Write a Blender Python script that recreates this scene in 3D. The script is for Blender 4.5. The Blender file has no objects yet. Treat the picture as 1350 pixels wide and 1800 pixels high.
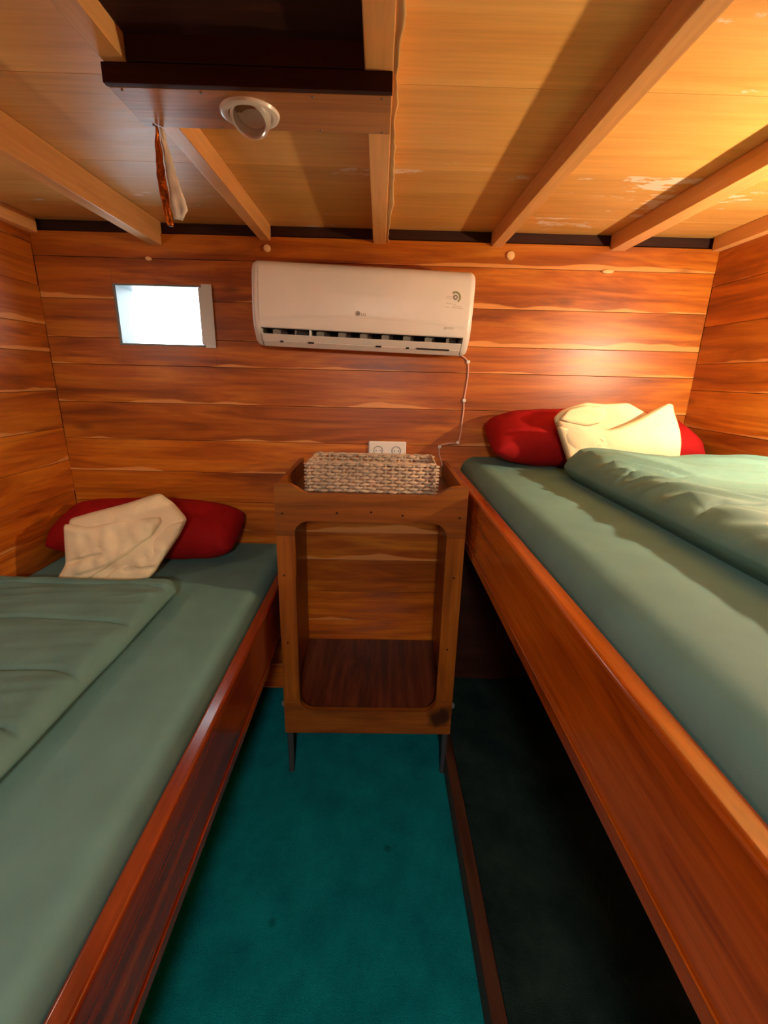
import bpy, bmesh, math, random
from mathutils import Vector, Matrix, noise
random.seed(7)
S = bpy.context.scene
COL = S.collection
PI = math.pi

# ------------------------------------------------------------------ camera, world, light, exposure
F, PITCH, YAW, ROLL, CAMZ = 800.0, math.radians(16.58), math.radians(.92), math.radians(1.36), 1.6
fwd = Vector((math.sin(YAW)*math.cos(PITCH), math.cos(YAW)*math.cos(PITCH), -math.sin(PITCH)))
rgt = Vector((math.cos(YAW), -math.sin(YAW), 0)); upv = rgt.cross(fwd)
r_ = math.cos(ROLL)*rgt + math.sin(ROLL)*upv; u_ = -math.sin(ROLL)*rgt + math.cos(ROLL)*upv
cd = bpy.data.cameras.new('camera'); cam = bpy.data.objects.new('camera', cd); COL.objects.link(cam)
cd.sensor_fit = 'VERTICAL'; cd.sensor_height = 36; cd.sensor_width = 27; cd.lens = F/1800*36
cd.clip_start = .02; cd.clip_end = 200
cam.matrix_world = Matrix(((r_.x, u_.x, -fwd.x, 0), (r_.y, u_.y, -fwd.y, 0), (r_.z, u_.z, -fwd.z, CAMZ), (0, 0, 0, 1)))
S.camera = cam
S.view_settings.view_transform = 'Standard'; S.view_settings.look = 'None'
S.view_settings.gamma = 1; S.view_settings.use_curve_mapping = False
S.view_settings.exposure = 1.6
w = bpy.data.worlds.new('world'); S.world = w; w.use_nodes = True
w.node_tree.nodes['Background'].inputs[0].default_value = (.86, .94, 1, 1)
w.node_tree.nodes['Background'].inputs[1].default_value = 3.4
LAMP_R, LAMP_L, LAMP_FILL = 15.5, 1.3, 27.0                    # watts of the two wall lamps and the added fill lamp
COL_R, COL_L, COL_FILL = (1, .78, .50), (1, .90, .74), (1, .93, .82)
def portal(loc, sx, sy, rx=-PI/2):                      # guides daylight through the window opening
    l = bpy.data.lights.new('daylight_portal', 'AREA'); l.shape = 'RECTANGLE'; l.size = sx; l.size_y = sy
    l.cycles.is_portal = True
    o = bpy.data.objects.new('daylight_portal', l); o.location = loc; o.rotation_euler = (rx, 0, 0); COL.objects.link(o)
portal((-.9, 2.19, 1.82), .40, .24)

# ------------------------------------------------------------------ materials
def nt(name):
    m = bpy.data.materials.new(name); m.use_nodes = True
    t = m.node_tree; b = t.nodes['Principled BSDF']
    return m, t, b
def N(t, kind, ins=None, **kw):
    n = t.nodes.new(kind)
    for k, v in kw.items(): setattr(n, k, v)
    for k, v in (ins or {}).items():
        if isinstance(v, bpy.types.NodeSocket): t.links.new(v, n.inputs[k])
        else: n.inputs[k].default_value = v
    return n
def ramp(t, fac, stops, interp='LINEAR'):
    n = t.nodes.new('ShaderNodeValToRGB'); t.links.new(fac, n.inputs[0]); n.color_ramp.interpolation = interp
    e = n.color_ramp.elements
    while len(e) < len(stops): e.new(.5)
    for i, (p, c) in enumerate(stops):
        e[i].position = p; e[i].color = (*c, 1) if len(c) == 3 else c
    return n.outputs[0]
def lin(r, g, b):
    f = lambda c: (c/255/12.92 if c/255 <= .04045 else ((c/255+.055)/1.055)**2.4)
    return (f(r), f(g), f(b))
def mixc(t, fac, a, b, mode='MIX'):
    n = t.nodes.new('ShaderNodeMix'); n.data_type = 'RGBA'; n.blend_type = mode
    for i, v in ((0, fac), (6, a), (7, b)):
        if isinstance(v, bpy.types.NodeSocket): t.links.new(v, n.inputs[i])
        else: n.inputs[i].default_value = v if not isinstance(v, tuple) else ((*v, 1) if len(v) == 3 else v)
    return n.outputs[2]
def math_(t, op, a, b=0, c=None):
    n = t.nodes.new('ShaderNodeMath'); n.operation = op
    for i, v in enumerate((a, b) + ((c,) if c is not None else ())):
        if isinstance(v, bpy.types.NodeSocket): t.links.new(v, n.inputs[i])
        else: n.inputs[i].default_value = v
    return n.outputs[0]

def plain(name, col, rough=.5, metal=0, spec=.5, bump=0, bscale=200, var=0):
    m, t, b = nt(name)
    b.inputs['Roughness'].default_value = rough; b.inputs['Metallic'].default_value = metal
    b.inputs['Specular IOR Level'].default_value = spec
    tc = N(t, 'ShaderNodeTexCoord')
    nz = N(t, 'ShaderNodeTexNoise', {'Vector': tc.outputs['Object'], 'Scale': 9.0, 'Detail': 4.0})
    lo = tuple(c*(1-var-.03) for c in col); hi = tuple(min(1, c*(1+var+.03)) for c in col)
    t.links.new(ramp(t, nz.outputs[0], [(.3, lo), (.7, hi)]), b.inputs['Base Color'])
    if bump:
        n2 = N(t, 'ShaderNodeTexNoise', {'Vector': tc.outputs['Object'], 'Scale': bscale, 'Detail': 3.0})
        bp = N(t, 'ShaderNodeBump', {'Height': n2.outputs[0], 'Strength': bump, 'Distance': .004})
        t.links.new(bp.outputs[0], b.inputs['Normal'])
    return m

def wood(name, dark, mid, light, axis=0, across=2, rough=.3, sap=None, sapamt=.5, spec=.5, flecks=0, contrast=1, stain=None, coat=0.0, grain=.75):
    """axis = the direction of the grain, across = the direction over the board's face"""
    m, t, b = nt(name)
    tc = N(t, 'ShaderNodeTexCoord'); oi = N(t, 'ShaderNodeObjectInfo')
    off = N(t, 'ShaderNodeCombineXYZ', {'X': math_(t, 'MULTIPLY', oi.outputs['Random'], 71.3), 'Y': math_(t, 'MULTIPLY', oi.outputs['Random'], 37.7), 'Z': math_(t, 'MULTIPLY', oi.outputs['Random'], 53.1)})
    def stretched(al, ac):
        sc = [ac, ac, ac]; sc[axis] = al
        mp = N(t, 'ShaderNodeMapping', {'Vector': tc.outputs['Object'], 'Scale': tuple(sc)})
        return N(t, 'ShaderNodeVectorMath', {0: mp.outputs[0], 1: off.outputs[0]}).outputs[0]
    n1 = N(t, 'ShaderNodeTexNoise', {'Vector': stretched(1.3, 13), 'Scale': 1.0, 'Detail': 5.0, 'Roughness': .6, 'Distortion': .9})
    n2 = N(t, 'ShaderNodeTexNoise', {'Vector': stretched(3.2, 95), 'Scale': 1.0, 'Detail': 3.0, 'Roughness': .6, 'Distortion': .2})
    lo, hi = .5-.2/contrast, .5+.2/contrast
    c = ramp(t, n1.outputs[0], [(lo, dark), (.5, mid), (hi, light)])
    g = ramp(t, n2.outputs[0], [(.3, (.72, .70, .66)), (.62, (1.06, 1.06, 1.06))])
    c = mixc(t, grain, c, g, 'MULTIPLY')
    # slow change of tone from board to board
    tone = math_(t, 'MULTIPLY_ADD', oi.outputs['Random'], .34, .83)
    tn = N(t, 'ShaderNodeCombineColor', {0: tone, 1: tone, 2: tone})
    c = mixc(t, 1.0, c, tn.outputs[0], 'MULTIPLY')
    if sap:
        sep = N(t, 'ShaderNodeSeparateXYZ', {'Vector': tc.outputs['Generated']})
        n3 = N(t, 'ShaderNodeTexNoise', {'Vector': stretched(2.2, .02), 'Scale': 1.0, 'Detail': 2.5, 'Roughness': .55})
        n4 = N(t, 'ShaderNodeTexNoise', {'Vector': stretched(.9, .5), 'Scale': 1.0, 'Detail': 1.0})
        lim = math_(t, 'MULTIPLY_ADD', n3.outputs[0], .75, -.37)
        lim = math_(t, 'MULTIPLY_ADD', n4.outputs[0], .40, math_(t, 'SUBTRACT', lim, .17))
        dlt = math_(t, 'SUBTRACT', lim, sep.outputs[across])
        mk = math_(t, 'MULTIPLY', N(t, 'ShaderNodeMapRange', {'Value': dlt, 'From Min': 0.0, 'From Max': .03}).outputs[0], sapamt)
        c = mixc(t, mk, c, sap)
        # few knots
        vo = N(t, 'ShaderNodeTexVoronoi', {'Vector': stretched(2.6, 6.5), 'Scale': 1.0})
        kn = N(t, 'ShaderNodeMapRange', {'Value': vo.outputs[0], 'From Min': .04, 'From Max': .15, 'To Min': .55, 'To Max': 0.0})
        c = mixc(t, kn.outputs[0], c, tuple(x*.35 for x in dark))
    if flecks:
        n5 = N(t, 'ShaderNodeTexNoise', {'Vector': stretched(9, 24), 'Scale': 1.0, 'Detail': 4.0, 'Roughness': .65})
        n6 = N(t, 'ShaderNodeTexNoise', {'Vector': stretched(1.6, 1.6), 'Scale': 1.0, 'Detail': 1.0})
        v = math_(t, 'MULTIPLY', n5.outputs[0], n6.outputs[0])
        fk = N(t, 'ShaderNodeMapRange', {'Value': v, 'From Min': .345, 'From Max': .375, 'To Min': 0.0, 'To Max': flecks})
        c = mixc(t, fk.outputs[0], c, (.83, .77, .68))
    if stain:
        loc, rad, scol = stain
        ds = N(t, 'ShaderNodeVectorMath', {0: tc.outputs['Object'], 1: loc}, operation='DISTANCE')
        nn = N(t, 'ShaderNodeTexNoise', {'Vector': tc.outputs['Object'], 'Scale': 30.0, 'Detail': 3.0})
        dv = math_(t, 'MULTIPLY_ADD', nn.outputs[0], .05, ds.outputs['Value'])
        sm = N(t, 'ShaderNodeMapRange', {'Value': dv, 'From Min': rad, 'From Max': rad+.03, 'To Min': .9, 'To Max': 0.0})
        c = mixc(t, sm.outputs[0], c, scol)
    t.links.new(c, b.inputs['Base Color'])
    rr = N(t, 'ShaderNodeMapRange', {'Value': n1.outputs[0], 'To Min': rough*.85, 'To Max': rough*1.25})
    t.links.new(rr.outputs[0], b.inputs['Roughness'])
    b.inputs['Specular IOR Level'].default_value = spec
    b.inputs['Coat Weight'].default_value = coat; b.inputs['Coat Roughness'].default_value = .12
    bp = N(t, 'ShaderNodeBump', {'Height': n2.outputs[0], 'Strength': .08, 'Distance': .003})
    t.links.new(bp.outputs[0], b.inputs['Normal'])
    return m

TD, TM, TL = lin(128, 58, 6), lin(184, 97, 14), lin(216, 134, 34)
SAP = lin(226, 158, 88)
M = {}
M['wall_x'] = wood('teak_wall_x', TD, TM, TL, 0, 2, .36, SAP, .75)
M['wall_y'] = wood('teak_wall_y', TD, TM, TL, 1, 2, .42, SAP, .75, spec=.7)
M['ceil'] = wood('ceiling_ply', lin(218, 160, 82), lin(234, 178, 96), lin(240, 190, 112), 0, 1, .42, flecks=.7, contrast=.85, grain=.35)
M['beam'] = wood('beam_wood', lin(208, 146, 84), lin(226, 168, 102), lin(236, 184, 122), 1, 0, .38, contrast=.7, grain=.4)
M['board'] = wood('board_wood', lin(146, 92, 44), lin(170, 112, 60), lin(184, 128, 72), 0, 1, .36)
M['pale'] = plain('pale_veneer', lin(226, 180, 116), .5, var=.08)
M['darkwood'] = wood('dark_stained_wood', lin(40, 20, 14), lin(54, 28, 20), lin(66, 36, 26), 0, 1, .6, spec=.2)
M['cab_x'] = wood('cabinet_wood_x', lin(104, 54, 8), lin(136, 76, 14), lin(156, 94, 24), 0, 2, .34)
M['cab_z'] = wood('cabinet_wood_z', lin(104, 54, 8), lin(136, 76, 14), lin(156, 94, 24), 2, 0, .34)
M['cab_stain'] = wood('cabinet_wood_stained', lin(104, 54, 8), lin(136, 76, 14), lin(156, 94, 24), 0, 2, .34, stain=((.29, 0, .0), .055, lin(34, 14, 8)))
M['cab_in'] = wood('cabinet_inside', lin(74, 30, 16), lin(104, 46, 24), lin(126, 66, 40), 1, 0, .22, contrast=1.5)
M['rail'] = wood('rail_wood', lin(132, 54, 8), lin(178, 86, 14), lin(196, 106, 26), 1, 2, .2, coat=.4)
M['rail_dark'] = wood('rail_wood_red', lin(92, 28, 10), lin(132, 50, 18), lin(158, 74, 32), 1, 2, .2, coat=.4)
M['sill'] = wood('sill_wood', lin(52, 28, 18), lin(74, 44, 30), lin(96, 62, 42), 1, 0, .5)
M['white_plastic'] = plain('white_plastic', (.80, .78, .74), .32)
M['white_dim'] = plain('off_white_plastic', (.66, .63, .57), .4)
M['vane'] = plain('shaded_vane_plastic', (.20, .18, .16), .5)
M['black'] = plain('dark_cavity', (.02, .018, .016), .6)
M['grey_print'] = plain('grey_print', (.20, .18, .15), .5)
M['faint_print'] = plain('faint_print', (.60, .56, .50), .5)
M['green_print'] = plain('olive_print', (.30, .30, .13), .45)
M['chrome'] = plain('brushed_nickel', (.72, .70, .66), .28, .6)
M['white_enamel'] = plain('white_enamel', (.80, .77, .70), .25)
M['alu'] = plain('window_frame_grey', (.16, .19, .20), .4)
M['stile'] = plain('pale_grey_aluminium', (.66, .74, .74), .35)
M['red'] = plain('red_pillow_cloth', lin(150, 14, 16), .8, spec=.2, bump=.15, bscale=380, var=.1)
M['towel'] = plain('ivory_terry', lin(236, 220, 182), .95, spec=.1, bump=.5, bscale=420, var=.04)
M['sheet'] = plain('teal_green_sheet', lin(98, 142, 140), .75, spec=.25, bump=.08, bscale=500, var=.05)
M['duvet'] = plain('sage_green_duvet', lin(98, 138, 132), .72, spec=.25, bump=.10, bscale=300, var=.06)
M['cable'] = plain('pinkish_cable', lin(214, 168, 150), .5)
M['plug'] = plain('pale_wood_plug', lin(226, 184, 128), .6)
M['seagrass'] = plain('grey_seagrass', lin(188, 166, 142), .7, spec=.3, bump=.4, bscale=120, var=.28)
M['pipe'] = plain('dark_grey_pipe', (.07, .08, .09), .35, .3)
M['foil_w'] = plain('foil_back_white', lin(214, 206, 188), .45)
M['foil_o'] = plain('copper_foil', lin(214, 116, 40), .25, .9, bump=.6, bscale=60)

def carpet(name, a, bcol, sc=1):
    m, t, b = nt(name); tc = N(t, 'ShaderNodeTexCoord')
    n1 = N(t, 'ShaderNodeTexNoise', {'Vector': tc.outputs['Object'], 'Scale': 7.0, 'Detail': 6.0, 'Roughness': .65})
    n2 = N(t, 'ShaderNodeTexNoise', {'Vector': tc.outputs['Object'], 'Scale': 420.0, 'Detail': 2.0})
    c = ramp(t, n1.outputs[0], [(.32, a), (.68, bcol)])
    vo = N(t, 'ShaderNodeTexVoronoi', {'Vector': tc.outputs['Object'], 'Scale': 5.0})
    sp = N(t, 'ShaderNodeMapRange', {'Value': vo.outputs[0], 'From Min': .03, 'From Max': .09, 'To Min': .6, 'To Max': 0.0})
    c = mixc(t, sp.outputs[0], c, tuple(x*.3 for x in a))
    c = mixc(t, .5, c, ramp(t, n2.outputs[0], [(.3, (.6, .6, .6)), (.7, (1.2, 1.2, 1.2))]), 'MULTIPLY')
    t.links.new(c, b.inputs['Base Color'])
    b.inputs['Roughness'].default_value = .95; b.inputs['Specular IOR Level'].default_value = .1
    bp = N(t, 'ShaderNodeBump', {'Height': n2.outputs[0], 'Strength': .7, 'Distance': .006}); t.links.new(bp.outputs[0], b.inputs['Normal'])
    return m
M['carpet'] = carpet('teal_carpet', lin(0, 122, 136), lin(12, 156, 166))
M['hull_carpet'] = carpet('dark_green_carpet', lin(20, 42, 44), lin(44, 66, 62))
def glass():
    m, t, b = nt('window_glass')
    o = t.nodes['Material Output']
    tr = N(t, 'ShaderNodeBsdfTransparent', {'Color': (.93, .96, .97, 1)}); gl = N(t, 'ShaderNodeBsdfGlossy', {'Roughness': .05})
    mx = N(t, 'ShaderNodeMixShader', {0: .06, 1: tr.outputs[0], 2: gl.outputs[0]}); t.links.new(mx.outputs[0], o.inputs[0])
    return m
M['glass'] = glass()
def emit(name, col, s):
    m, t, b = nt(name); b.inputs['Emission Color'].default_value = (*col, 1); b.inputs['Emission Strength'].default_value = s
    b.inputs['Base Color'].default_value = (*col, 1)
    return m

# ------------------------------------------------------------------ helpers
def abox(bm, x0, x1, y0, y1, z0, z1):
    v = [bm.verts.new(p) for p in ((x0,y0,z0),(x1,y0,z0),(x1,y1,z0),(x0,y1,z0),(x0,y0,z1),(x1,y0,z1),(x1,y1,z1),(x0,y1,z1))]
    for f in ((3,2,1,0),(4,5,6,7),(0,1,5,4),(1,2,6,5),(2,3,7,6),(3,0,4,7)): bm.faces.new([v[i] for i in f])
def tube(bm, pts, r, seg=10, cap=True):
    pts = [Vector(p) for p in pts]; rings = []
    rr = r if isinstance(r, (list, tuple)) else [r]*len(pts)
    prev = None
    for i, p in enumerate(pts):
        d = (pts[min(i+1, len(pts)-1)] - pts[max(i-1, 0)]).normalized()
        if prev is None: n = d.orthogonal().normalized()
        else: n = (prev - d*prev.dot(d)).normalized()
        prev = n; b = d.cross(n)
        rings.append([bm.verts.new(p + (n*math.cos(a)+b*math.sin(a))*rr[i]) for a in [2*PI*k/seg for k in range(seg)]])
    for i in range(len(rings)-1):
        for k in range(seg): bm.faces.new((rings[i][k], rings[i][(k+1)%seg], rings[i+1][(k+1)%seg], rings[i+1][k]))
    if cap: bm.faces.new(rings[0][::-1]); bm.faces.new(rings[-1])
def lathe(bm, prof, seg=32, mat=Matrix.Identity(4), arc=None):
    """prof: (radius, height) list round local Z"""
    rings = []
    for r, h in prof: rings.append([bm.verts.new(mat @ Vector((r*math.cos(2*PI*k/seg), r*math.sin(2*PI*k/seg), h))) for k in range(seg)])
    for i in range(len(rings)-1):
        for k in range(seg): bm.faces.new((rings[i][k], rings[i][(k+1)%seg], rings[i+1][(k+1)%seg], rings[i+1][k]))
    return rings
def grid(bm, nx, ny, fn):
    v = [[bm.verts.new(fn(i/nx, j/ny)) for j in range(ny+1)] for i in range(nx+1)]
    for i in range(nx):
        for j in range(ny): bm.faces.new((v[i][j], v[i+1][j], v[i+1][j+1], v[i][j+1]))
    return v
WORLD = {}
def mk(name, bm, mat, parent=None, bevel=0, seg=2, smooth=False, origin=None, local=False):
    if bevel: bmesh.ops.bevel(bm, geom=bm.edges[:], offset=bevel, segments=seg, profile=.5, affect='EDGES')
    bmesh.ops.recalc_face_normals(bm, faces=bm.faces[:])
    lo = Vector([min(v.co[i] for v in bm.verts) for i in range(3)]); hi = Vector([max(v.co[i] for v in bm.verts) for i in range(3)])
    og = Vector(origin) if origin is not None else (lo+hi)/2
    for v in bm.verts: v.co -= og
    me = bpy.data.meshes.new(name); bm.to_mesh(me); bm.free()
    me.materials.append(mat)
    if smooth or bevel:
        for p in me.polygons: p.use_smooth = True
        if bevel or smooth == 'auto':
            try: me.set_sharp_from_angle(angle=math.radians(40))
            except Exception: pass
    o = bpy.data.objects.new(name, me); COL.objects.link(o)
    o.location = og
    WORLD[o.name] = og
    if bevel:
        wn = o.modifiers.new('weighted', 'WEIGHTED_NORMAL'); wn.keep_sharp = True; wn.weight = 100
    if parent is not None:
        o.parent = parent
        if not local: o.location = og - WORLD[parent.name]
    return o
def box(name, x0, x1, y0, y1, z0, z1, mat, parent=None, bevel=.003, local=False, seg=2):
    bm = bmesh.new(); abox(bm, x0, x1, y0, y1, z0, z1)
    return mk(name, bm, mat, parent, bevel, seg, local=local)
def empty(name, loc, rot=(0,0,0)):
    o = bpy.data.objects.new(name, None); COL.objects.link(o); o.location = loc; o.rotation_euler = rot; o.empty_display_size = .05
    WORLD[o.name] = Vector(loc)
    return o
def tag(o, label, cat, group=None):
    o['label'] = label; o['category'] = cat
    if group: o['group'] = group
    return o
def struct(o, label=None, cat=None):
    o['kind'] = 'structure'
    if label: o['label'] = label; o['category'] = cat or 'structure'
    return o

# ------------------------------------------------------------------ the cabin shell
W, XL, XR, YR = 2.06, -1.40, 1.37, -.60        # back wall, side walls, rear wall behind the camera
ZT, ZC, ZB = 2.125, 2.168, 2.11                # top of wall planks, ceiling, underside of beams
WX0, WX1, WZ0, WZ1 = -1.10, -.70, 1.703, 1.94  # the porthole window
struct(box('floor', XL, XR, YR, W+.03, -.04, 0, M['carpet'], bevel=0), 'worn teal carpet between the two bunks', 'carpet')

seams = [0.0, .14, .28, .41, .57, .74, .88, 1.02, 1.16, 1.305, 1.465, 1.622, 1.73, 1.88, 2.035, ZT]
bm = bmesh.new()
abox(bm, XL-.1, WX0, W+.022, W+.06, 0, 2.3); abox(bm, WX1, XR+.1, W+.022, W+.06, 0, 2.3)
abox(bm, WX0, WX1, W+.022, W+.06, 0, WZ0); abox(bm, WX0, WX1, W+.022, W+.06, WZ1, 2.3)
wall_back = struct(mk('wall_back', bm, M['darkwood']), 'varnished teak plank wall behind the beds', 'wall')
g = .0007
for i in range(len(seams)-1):
    a, b = seams[i]+g, seams[i+1]-g
    bm = bmesh.new(); y0, y1 = W+random.uniform(-.0015, .0015), W+.0225
    if b < WZ0 or a > WZ1: abox(bm, XL, XR, y0, y1, a, b); bev = .0012
    else:
        abox(bm, XL, WX0, y0, y1, a, b); abox(bm, WX1, XR, y0, y1, a, b); bev = .0012
        if a < WZ0-.002: abox(bm, WX0, WX1, y0, y1, a, WZ0)
        if b > WZ1+.002: abox(bm, WX0, WX1, y0, y1, WZ1, b)
    mk('plank', bm, M['wall_x'], wall_back, bev)
for side, x0, x1, sg in (('left', XL-.06, XL-.022, 1), ('right', XR+.022, XR+.06, -1)):
    wl = struct(box('wall_'+side, x0, x1, YR, W+.06, 0, 2.3, M['darkwood'], bevel=0), 'varnished plank wall along the %s bunk' % ('low' if side == 'left' else 'high'), 'wall')
    sh = .045 if side == 'left' else -.05
    zz = [0.0]+[s+sh for s in seams[1:-1]]+[ZT+.04]
    if zz[-1]-zz[-2] < .03: zz.pop(-2)
    for i in range(len(zz)-1):
        j = random.uniform(-.0015, .0015)
        xa, xb = (XL-.0225, XL+j) if side == 'left' else (XR+j, XR+.0225)
        box('plank', xa, xb, YR, W-.001, zz[i]+g, zz[i+1]-g, M['wall_y'], wl, .0012)
bm = bmesh.new()
abox(bm, XL-.06, -.36, YR-.05, YR, 0, 2.3); abox(bm, .36, XR+.06, YR-.05, YR, 0, 2.3); abox(bm, -.36, .36, YR-.05, YR, 1.95, 2.3)
struct(mk('wall_front', bm, M['wall_x']), 'plank wall with the open cabin doorway behind the viewer', 'wall')
bm = bmesh.new()
abox(bm, -.375, -.345, YR-.06, YR+.012, 0, 1.965); abox(bm, .345, .375, YR-.06, YR+.012, 0, 1.965); abox(bm, -.345, .345, YR-.06, YR+.012, 1.935, 1.965)
struct(mk('door_1', bm, M['cab_z']), 'wooden frame of the open cabin doorway', 'door')
bm = bmesh.new(); P0 = -1.75                  # closed unseen passage, added to keep daylight out of the doorway
abox(bm, -.62, -.58, P0, YR-.06, 0, 2.2); abox(bm, .58, .62, P0, YR-.06, 0, 2.2); abox(bm, -.62, .62, P0-.04, P0, 0, 2.2)
abox(bm, -.62, .62, P0-.04, YR-.06, 2.2, 2.24); abox(bm, -.62, .62, P0-.04, YR-.06, -.04, 0)
struct(mk('wall_daylight_block', bm, M['wall_y']), 'unseen passage walls added to block daylight at the doorway', 'wall')

# ceiling boards
ceiling = struct(box('ceiling', XL-.06, XR+.06, YR-.05, W+.06, ZC+.014, ZC+.06, M['darkwood'], bevel=0), 'ceiling of wide varnished boards above deck beams', 'ceiling')
cs = [YR, -.20, .18, .56, .75, 1.131, 1.525, 1.89, W+.02]
for i in range(len(cs)-1):
    box('ceiling_board', XL, XR, cs[i]+.0004, cs[i+1]-.0004, ZC, ZC+.015, M['ceil'], ceiling, .0008)
# beams, X ranges of their undersides
beams = [(-.928, -.882, 2.082, 'deck beam with pale lit underside nearest the left wall'), (-.488, -.447, ZB, 'deck beam with bluish underside above the air conditioner left end'),
         (-.036, .014, ZB, 'middle deck beam with a strip of peeling pale veneer'), (.440, .483, ZB, 'deck beam just right of the air conditioner'),
         (.925, .985, ZB, 'broad deck beam over the high right bunk')]
beam_objs = []
for x0, x1, zb, lab in beams:
    beam_objs.append(tag(box('ceiling_beam', x0, x1, YR, W+.012, zb, ZC, M['beam'], None, .003), lab, 'beam', 'deck beams'))
for x0, x1, n in ((XL, XL+.035, 1), (XR-.035, XR, 2)):
    struct(box('trim_%d' % n, x0, x1, YR, W-.002, 2.115, ZC, M['beam'], None, .003), 'wooden shelf batten along the top of the side wall', 'trim')
# wavy peeling veneer on the middle beam's right edge
bm = bmesh.new()
def ven(u, v):
    y = .30 + u*(W-.32)
    wv = .010*noise.noise(Vector((y*5.3, 2.2, 0))) + .004*noise.noise(Vector((y*17, 0, 0)))
    x = .0142 + v*(.009+1.6*abs(wv)+.004*math.sin(y*5))
    return Vector((x, y, ZB+.004 - v*(.003+.15*wv)))
grid(bm, 60, 3, ven)
o = mk('veneer_strip', bm, M['pale'], beam_objs[2], smooth=True); o['label'] = 'peeling pale veneer edge'
so = o.modifiers.new('thick', 'SOLIDIFY'); so.thickness = .0012

# dark hatch panel between the two near beams, and the board with the spotlight
h = empty('ceiling_hatch', (-.24, .2, ZC-.03)); tag(h, 'dark stained hatch panel between two deck beams', 'hatch')
box('hatch_panel', -.4465, -.0365, YR+.01, .976, ZC-.02, ZC-.0005, M['darkwood'], h, .002)
box('hatch_front', -.4465, -.0365, .976, .992, ZB+.001, ZC-.0005, M['darkwood'], h, .001)
lb = empty('light_board', (-.24, 1.05, ZB)); tag(lb, 'brown board under the beams holding the round spotlight', 'board')
box('shaded_front_strip', -.492, .013, .978, .991, ZB-.030, ZB-.0003, M['darkwood'], lb, .001)  # dark wood paints the shade on the board's unlit front edge
box('board', -.490, .012, .991, 1.127, ZB-.030, ZB-.0003, M['board'], lb, .002)
for x in (-.47, -.33, -.13, -.005):
    for y in (1.0, 1.118):
        bm = bmesh.new(); lathe(bm, [(.0001, -.0316), (.0022, -.0316), (.0026, -.0300)], 10, Matrix.Translation((x, y, ZB)))
        mk('nail', bm, M['grey_print'], lb)
tag_l = tag(empty('spotlight', (-.259, 1.062, ZB-.030)), 'round swivelling ceiling spotlight, switched off, on the brown board', 'light')
T = Matrix.Translation((-.259, 1.062, ZB-.030)) @ Matrix.Rotation(PI, 4, 'X')
bm = bmesh.new(); lathe(bm, [(.040, .001), (.041, .006), (.046, .0075), (.054, .005), (.056, .0)], 48, T)
mk('trim_ring', bm, M['white_enamel'], tag_l, smooth='auto')
bm = bmesh.new(); r = lathe(bm, [(.0405, .004), (.040, -.0025)], 48, T); bm.faces.new(r[-1])
mk('socket_disc', bm, M['white_dim'], tag_l, smooth='auto')
TE = T @ Matrix.Translation((.004, .004, .001)) @ Matrix.Rotation(math.radians(-30), 4, 'X') @ Matrix.Rotation(math.radians(-8), 4, 'Y')
bm = bmesh.new(); lathe(bm, [(.036, -.010), (.038, .006), (.037, .018), (.0325, .022), (.030, .020), (.0295, .004), (.027, -.006)], 48, TE)
mk('eyeball', bm, M['chrome'], tag_l, smooth='auto')
bm = bmesh.new(); r = lathe(bm, [(.0285, .002), (.020, .000), (.010, .005), (.0001, .006)], 40, TE)
mk('bulb_face', bm, M['white_dim'], tag_l, smooth=True)

# hanging torn foil
fo = empty('foil_strip', (-.462, 1.118, 2.08)); tag(fo, 'torn strip of copper and white foil dangling from the board', 'foil')
def foil_fn(side):
    def f(u, v):
        z = 2.079 - v*(.165 if side else .180)
        wd = (.004 + .030*v**1.1) if side else (.003+.016*math.sin(min(1, v*1.05)*PI*.8))
        x = -.462 + .012*v + (.001 if side else -.001) + (u*wd if side else -u*wd*.8) + .002*noise.noise(Vector((v*9, 1, 0)))
        if v > .88 and side: x -= (v-.88)*.16*u
        y = 1.122 + (.010*u*u if side else -.008*u) + .004*noise.noise(Vector((v*7, u*3, 4)))
        return Vector((x, y, z))
    return f
for nm, sd, mt in (('white_side', 1, 'foil_w'), ('copper_side', 0, 'foil_o')):
    bm = bmesh.new(); grid(bm, 6, 26, foil_fn(sd)); o = mk(nm, bm, M[mt], fo, smooth=True)
    s_ = o.modifiers.new('thick', 'SOLIDIFY'); s_.thickness = .0008

# window
win = struct(empty('window_1', (-.9, W+.05, WZ0)), 'small bright square porthole in the plank wall', 'window')
bm = bmesh.new(); dpt = .14; th = .012
e = .0004
abox(bm, WX0+e, WX0+th, W-.002, W+dpt, WZ0+e, WZ1-e); abox(bm, WX1-th, WX1-e, W-.002, W+dpt, WZ0+e, WZ1-e)
abox(bm, WX0+th, WX1-th, W-.002, W+dpt, WZ0+e, WZ0+th*.6); abox(bm, WX0+th, WX1-th, W-.002, W+dpt, WZ1-th*.6, WZ1-e)
mk('window_frame', bm, M['alu'], win)
box('sliding_stile', -.752, WX1-th-.0005, W-.006, W+.02, WZ0+.008, WZ1-.008, M['stile'], win, .003)
box('stile_face', -.7365, WX1+.006, W-.010, W-.0062, WZ0-.004, WZ1+.004, M['stile'], win, .001)
box('pane', WX0+th, WX1-th, W+.11, W+.114, WZ0+.008, WZ1-.008, M['glass'], win, 0)

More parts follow.
